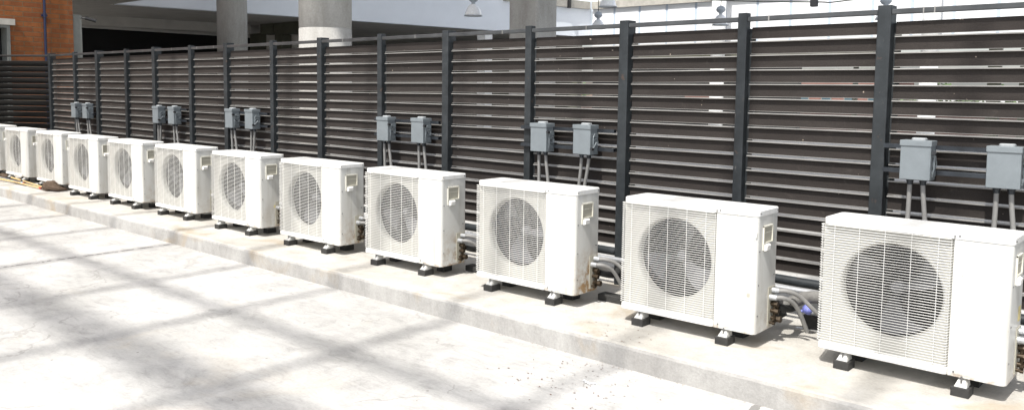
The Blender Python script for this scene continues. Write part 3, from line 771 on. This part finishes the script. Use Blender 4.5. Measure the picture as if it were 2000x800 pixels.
ZS = 3.6
fb = empty('concrete_building', (-21, 6, -.13)); tag(fb, 'grey concrete building with dark open undercroft and pale upper wall', 'building')
A = Vector((-21.4, 5.8)); B = Vector((-18.6, 23.92))
b = MB(); dW = (B-A).normalized(); nW = Vector((-dW.y, dW.x))  # points to -x
P = [tuple(A), tuple(B), tuple(B+nW*.3), tuple(A+nW*.3)]
b.prism(P, ZS, 9.5); bpart(fb, b, 'upper_wall', 'pale')
b = MB()   # soffit slab: left of wall and the near strip
Q = A+nW*.302; R_ = B+nW*.302
b.add([(Q.x, Q.y, ZS), (R_.x, R_.y, ZS), (-45, R_.y, ZS), (-45, Q.y, ZS), (Q.x, Q.y, ZS+.3), (R_.x, R_.y, ZS+.3), (-45, R_.y, ZS+.3), (-45, Q.y, ZS+.3)],
      [(3,2,1,0),(4,5,6,7),(0,1,5,4),(1,2,6,5),(2,3,7,6),(3,0,4,7)][0:])
b.box((-45, 2.2, ZS), (-18.2, 5.75, ZS+.3)); b.box((-45, 5.75, ZS+.001), (Q.x-.05, Q.y, ZS+.29))
bpart(fb, b, 'soffit', 'soffit')
b = MB(); b.add([(-26.3, 2.3, 3.28), (-24.9, 12.0, 3.28), (-25.6, 12.0, 3.28), (-27.0, 2.3, 3.28), (-26.3, 2.3, ZS-.002), (-24.9, 12.0, ZS-.002), (-25.6, 12.0, ZS-.002), (-27.0, 2.3, ZS-.002)],
      [(3,2,1,0),(4,5,6,7),(0,1,5,4),(1,2,6,5),(2,3,7,6),(3,0,4,7)]); bpart(fb, b, 'beam', 'soffit2')
b = MB(); b.box((-27.2, 2.3, -.129), (-26.9, 14.5, 3.27)); bpart(fb, b, 'recess_wall_or_shade', 'void')  # black sheet added for the deep shade of the undercroft
# pieces seen between the two round columns
def T(x, z): return (1.52+(x-1.52)*.802, 1.397+(z-1.397)*.802)
def piece(name, mat, x0, z0, x1, z1, dy, top=False):
    a = T(x0, z0); c = T(x1, z1); m = MB()
    m.box((a[0], 12.0+dy, a[1]), (c[0], 12.4+dy, ZS-.003 if top else c[1])); bpart(fb, m, name, mat)
piece('cross_beam', 'soffit2', -32.3, 3.82, -30.63, 4.2, .40, True)
piece('cross_beam', 'olive', -30.62, 3.69, -29.63, 4.2, -.02, True)
piece('cross_beam', 'olive', -29.62, 3.66, -26.6, 4.2, .02, True)
piece('recess_wall_or_shade', 'olive', -32.4, -.5, -31.05, 3.81, .45)
piece('recess_wall_or_shade', 'soffit2', -31.04, -.5, -29.64, 3.76, .44)
piece('recess_wall_or_shade', 'olive', -29.63, -.5, -29.10, 3.65, .05)
piece('recess_wall_or_shade', 'soffit2', -29.09, -.5, -26.2, 3.64, .43)
b = MB(); b.box((-45, 23.3, -.129), (-18.8, 23.6, ZS-.003)); bpart(fb, b, 'recess_wall_or_shade', 'olive')
b = MB(); b.box((-17.2, 15.6, -.129), (-16.85, 15.95, 3.26)); 
tag(b.build('post', 'colw'), 'slim white square post seen through fence gaps left of the third column', 'post')
b = MB()
for (x, y, r, lab) in (): pass
def column(x, y, r, h, lab, mat='col', grp=None):
    m = MB(); prof = None
    z = 0
    m.lathe([(r, 0), (r, 2.42), (r-.006, 2.425), (r-.006, 2.435), (r, 2.44), (r, 5.2), (r-.006, 5.205), (r-.006, 5.215), (r, 5.22), (r, h)], (0, 0, 0), 0, 48)
    m.add([(r*.999*math.cos(k*PI/12), r*.999*math.sin(k*PI/12), h) for k in range(24)], [tuple(range(24))])
    o = m.build('column', mat, loc=(x, y, -.13)); tag(o, lab, 'column', grp)
column(-19.10, 7.88, .397, 12.1, 'narrower round grey concrete column, leftmost behind the fence')
column(-9.03, 3.56, .40, 12.1, 'wide round pale concrete column catching sun at its foot')
m = MB(); m.prism([(-.50, -.36), (.24, -.30), (.30, .34), (-.44, .38)], 0, 12.1, 0, .06, 0, 0, 4, False)
tag(m.build('column', 'col', loc=(-9.86, 9.7, -.13)), 'square brownish concrete column right of the hanging bell lamp', 'column')
column(-12.5, 23.2, .25, 9.2, 'slim white round column seen through slits right of mid fence', 'colw')
column(-5.5, 23.2, .25, 9.2, 'slim white round column seen through slits right of the nearest full post', 'colw')
for x, w in ((-4.3, .36), (-3.45, .28), (-8.6, .16)):
    m = MB(); m.box((0, 0, 0), (w, w*.8, 3.1), 0, .02)
    tag(m.build('post', 'olive', loc=(x-w/2, 26, -.13)), {-4.3: 'wide dark square post seen through the slits near the right edge', -3.45: 'dark square post rightmost of those seen through the slits', -8.6: 'thin dark post seen through slits left of the nearest full post'}[x], 'post')

# white panelled wall facing the yard, with joints and a concrete band
wr = empty('panel_wall', (-18.6, 23.92, -.13)); tag(wr, 'bright white panelled high wall with thin joints behind the lamps', 'wall')
YB = 23.92; JX = [-18.59, -17.46, -16.276, -15.056, -13.81, -12.605, -11.384, -10.172, -8.835, -7.449, -6.257, -5.062, -3.87, -2.67, -1.47, -.27, .93, 2.1]
for i in range(len(JX)-1):
    m = MB(); m.box((JX[i]+.05, YB, 3.0), (JX[i+1]-.05, YB+.08, 9.0)); bpart(wr, m, 'panel', 'panel')
m = MB()
for x in JX: m.box((x-.05 + (.051 if x == JX[0] else 0), YB+.02, 3.0), (x+.05, YB+.10, 9.0))
bpart(wr, m, 'joint', 'joint')
m = MB(); m.box((-18.55, YB+.1, 2.5), (-7.4, YB+.5, 3.3)); bpart(wr, m, 'lintel', 'olive')
m = MB(); m.box((-18.55, YB+.11, -.129), (-9.85, YB+.4, 2.499)); bpart(wr, m, 'recess_wall_or_shade', 'void')  # black sheet painting the shade of the recess below the panels
m = MB(); m.box((-14.2, YB+.05, .9), (-12.75, YB+.109, 1.6)); bpart(wr, m, 'brick_patch', 'farbrick')
m = MB(); m.box((-18.5, YB-.12, 4.73), (-9.0, YB-.004, 5.03)); bpart(wr, m, 'ledge', 'band')
Qa = A + dW*13.6; Qb = B
m = MB(); m.prism([tuple(Qa-nW*.12), tuple(Qb-nW*.12-dW*.2), tuple(Qb-nW*.003-dW*.2), tuple(Qa-nW*.003)], 4.72, 5.02); bpart(fb, m, 'ledge', 'band')
m = MB(); q = A + dW*16.9 - nW*.16; m.box((q.x-.06, q.y-.06, 4.68), (q.x+.06, q.y+.06, 9)); bpart(fb, m, 'downpipe', 'black')

# hanging high-bay lamps
def make_lamp():
    rt = empty('pendant_lamp'); m = MB()
    m.tube([(0, 0, .50), (0, 0, 8.4)], .011, 0, 6); m.build('rod', 'black', rt)
    m = MB(); m.lathe([(0, .50), (.05, .49), (.10, .45), (.115, .41), (.12, .405), (.12, .385), (.115, .38), (.09, .34), (.045, .31), (.045, .26), (.07, .25)], (0,0,0), 0, 20); m.build('ballast', 'cap', rt)
    m = MB(); m.lathe([(.05, .27), (.09, .25), (.13, .20), (.165, .13), (.185, .06), (.20, .015), (.196, .013), (.18, .058), (.16, .128), (.126, .197), (.086, .244), (.05, .262)], (0,0,0), 0, 32); m.build('shade', 'bell', rt)
    m = MB(); m.lathe([(.200, .016), (.212, .012), (.212, .0), (.198, .0), (.198, .014)], (0,0,0), 0, 32); m.build('rim', 'cap', rt)
    m = MB(); m.lathe([(.03, .26), (.045, .20), (.045, .13), (.02, .10), (0, .095)], (0,0,0), 0, 14); m.build('bulb', 'tab', rt)
    return rt
lp = make_lamp()
LL = ['clear bell pendant lamp hanging left of the square brown column', 'clear bell pendant lamp cut off at the top edge right of the square column',
      'pendant lamp with round grey ballast on a thin rod right of the square column', 'pendant lamp with round grey ballast above the rail, between the middle posts on the right', 'pendant lamp showing only its ballast directly above the nearest full fence post']
LP = [(-11.6, 9.54, 3.06), (-9.23, 11.46, 3.28), (-12.28, 15.43, 3.16), (-8.46, 15.40, 3.10), (-4.31, 14.93, 3.02)]
for i, (x, y, z) in enumerate(LP):
    o = lp if i == 0 else copy_tree(lp); o.location = (x, y, z); tag(o, LL[i], 'lamp', 'pendant lamps over the court')

# festoon cable with junction
m = MB(); pts = [(-3.6, 2.2, 2.36), (-2.26, 2.84, 2.254), (-1.367, 3.26, 2.215), (-1.07, 3.37, 2.225), (.4, 3.9, 2.40), (1.8, 4.4, 2.75)]
ct = empty('cable', (-1.366, 3.26, 2.2)); tag(ct, 'thin black overhead cable with a small junction block sagging at top right', 'cable')
m.v = []; m.tube([(x+1.366, y-3.26, z-2.2) for x, y, z in curve(pts, 8)], .006, 0, 6); m.build('wire', 'black', ct)
m = MB(); m.box((-.03, -.025, -.028), (.03, .025, .035), 0, .006); m.box((-.018, -.018, .035), (.018, .018, .06)); m.build('junction', 'black', ct)
for q, (x, y, z) in enumerate((pts[0], pts[-1])): pass

# overhead frame and roof that throw the shadow bars and keep the court in shade
HZ = 12.0; K = (HZ+.13)*.62
ro = empty('roof_canopy', (-12, 6, HZ)); tag(ro, 'high roof and open frame above the picture casting soft shadow bars on the yard', 'roof')
m = MB(); m.box((-50, -2.75, HZ+.3), (7, 15.5, HZ+.5)); bpart(ro, m, 'deck', 'panel')
for yc, w, h in ((-1.30, .09, .22), (-2.12, .13, .60)):
    nb_ = 2 if h < .3 else 4
    for q in range(nb_):
        zc = HZ - h/2 + h*(q+.5)/nb_; hh = h/nb_*.15
        m = MB(); m.box((-34, yc-K-.02, zc-hh), (9, yc-K+.02, zc+hh)); bpart(ro, m, 'beam', 'steel')
    m = MB()
    for q in range(60): m.box((-34+q*.72, yc-K-.02, HZ-h*.4), (-33.95+q*.72, yc-K+.02, HZ+h*.4))
    bpart(ro, m, 'web', 'steel')
for i in range(-3, 14):
    xg = [-1.02, -2.32, -3.585, -4.80, -6.16, -7.51, -8.75, -9.99][i] if 0 <= i < 8 else -1.02 - 1.281*i
    m = MB(); m.box((xg+1.213-.034, -2.75-9.5, HZ-.36), (xg+1.213+.034, -2.76, HZ-.27)); bpart(ro, m, 'crossbar', 'steel')
for (x, y) in ((-33.8, -9.6), (8.8, -9.6)):
    m = MB(); m.tube([(x, y, -.13), (x, y, HZ-.24)], .12, 0, 16); bpart(ro, m, 'post', 'steel')
m = MB()
for y in (11.46, 9.54, 15.2): m.box((-26, y-.08, HZ-.55), (-1, y+.08, HZ+.299))
bpart(ro, m, 'joist', 'steel')

# far brick house and hedge seen only through the slits
hs = empty('brick_house', (-15.4, 44, -.13)); tag(hs, 'far red brick house with small windows seen through the fence slits at right', 'house')
m = MB(); m.box((-18.3, 44, -.13), (-12.6, 48, 2.75)); bpart(hs, m, 'wall', 'farbrick')
m = MB(); m.prism([(-18.6, 43.7), (-12.3, 43.7), (-12.3, 48.3), (-18.6, 48.3)], 2.75, 3.05, 0, 0, .2); bpart(hs, m, 'roof', 'trim')
for x in (-17.8, -16.5, -15.2, -13.9):
    m = MB(); m.box((x, 43.95, .9), (x+.6, 43.99, 1.9)); f_ = bpart(hs, m, 'window', 'trim')
    m = MB(); m.box((x+.06+15.4, -.07, 1.09), (x+.54+15.4, -.051, 1.97)); m.build('pane', 'glass', f_)
lw = empty('low_wall', (-15, 30, -.13)); tag(lw, 'low dark red brick wall far behind the fence, seen through the lower slits', 'wall')
m = MB(); m.box((-46, 30, -.13), (16, 30.25, .80)); bpart(lw, m, 'wall', 'lowbrick')
m = MB(); m.box((-46, 29.96, .801), (16, 30.29, .86)); bpart(lw, m, 'coping', 'olive')
bd = empty('brick_block', (-40, 55, -.13)); tag(bd, 'far dark red brick block left of the smaller house, seen through slits', 'building')
m = MB(); m.box((-50, 55, -.13), (-29.5, 62, 2.1)); bpart(bd, m, 'wall', 'farbrick')
m = MB(); m.box((-50.3, 54.7, 2.1), (-29.2, 62.3, 2.25)); bpart(bd, m, 'roof', 'trim')
m = MB(); rh = random.Random(9)
for i in range(15000):
    x = rh.uniform(-60, 12); hh = 1.95 + .2*math.sin(x*.9) + .25*math.sin(x*2.3+1)
    y = 46 + rh.uniform(-1.2, 1.2); z = rh.random()**.7*hh; r = rh.uniform(.09, .2)
    a, c = rh.random()*6.28, rh.uniform(-1, 1); u = Vector((math.cos(a), math.sin(a), c)).normalized(); v = u.cross(Vector((rh.uniform(-1,1), rh.uniform(-1,1), rh.uniform(-1,1)))).normalized()
    p = Vector((x, y, z-.13)); m.add([p-u*r, p-v*r*.5, p+u*r, p+v*r*.5], [(0,1,2,3)])
tag(m.build('hedge', 'leaf'), 'far green hedge glimpsed through the fence slits', 'hedge', kind='stuff')

# ------------------------------------------------------------------ light, sky, camera
S = Vector((.10, -.62, 1.0)).normalized()
w = bpy.data.worlds.new('World'); sc.world = w; w.use_nodes = True
nt = w.node_tree; sky = nt.nodes.new('ShaderNodeTexSky'); sky.sky_type = 'NISHITA'; sky.sun_disc = False
sky.sun_elevation = math.asin(S.z); sky.sun_rotation = math.atan2(S.x, S.y)
sky.dust_density = 2.5; sky.air_density = 1.0; sky.ozone_density = 1.0
bg = nt.nodes['Background']; hs_ = nt.nodes.new('ShaderNodeHueSaturation'); hs_.inputs['Saturation'].default_value = .55; nt.links.new(sky.outputs[0], hs_.inputs['Color']); nt.links.new(hs_.outputs[0], bg.inputs[0]); bg.inputs[1].default_value = .15
l = bpy.data.lights.new('sun', 'SUN'); l.energy = 3.5; l.angle = math.radians(.8); l.color = (1, .975, .93)
lo = bpy.data.objects.new('sun', l); C.objects.link(lo); lo.rotation_euler = (-S).to_track_quat('-Z', 'Y').to_euler(); lo.location = (0, -10, 20)

cam = bpy.data.cameras.new('camera'); co = bpy.data.objects.new('camera', cam); C.objects.link(co); sc.camera = co
yaw, pit, roll = -.722367, -.0837774, .0111813
cy_, sy_ = math.cos(yaw), math.sin(yaw); cp, sp = math.cos(pit), math.sin(pit)
f = Vector((cp*sy_, cp*cy_, sp)); r = Vector((cy_, -sy_, 0)); u = r.cross(f)
r2 = r*math.cos(roll) + u*math.sin(roll); u2 = -r*math.sin(roll) + u*math.cos(roll)
m3 = Matrix((r2, u2, -f)).transposed()
co.matrix_world = Matrix.Translation((1.52377, -4.20072, 1.39716)) @ m3.to_4x4()
cam.sensor_width = 36; cam.lens = 36*1609.58/2000
cam.shift_x = (1000-986.488)/2000; cam.shift_y = -(400-310.768)/2000
cam.clip_start = .05; cam.clip_end = 2000
sc.view_settings.view_transform = 'Standard'; sc.view_settings.look = 'None'
sc.view_settings.exposure = .76; sc.view_settings.gamma = 1
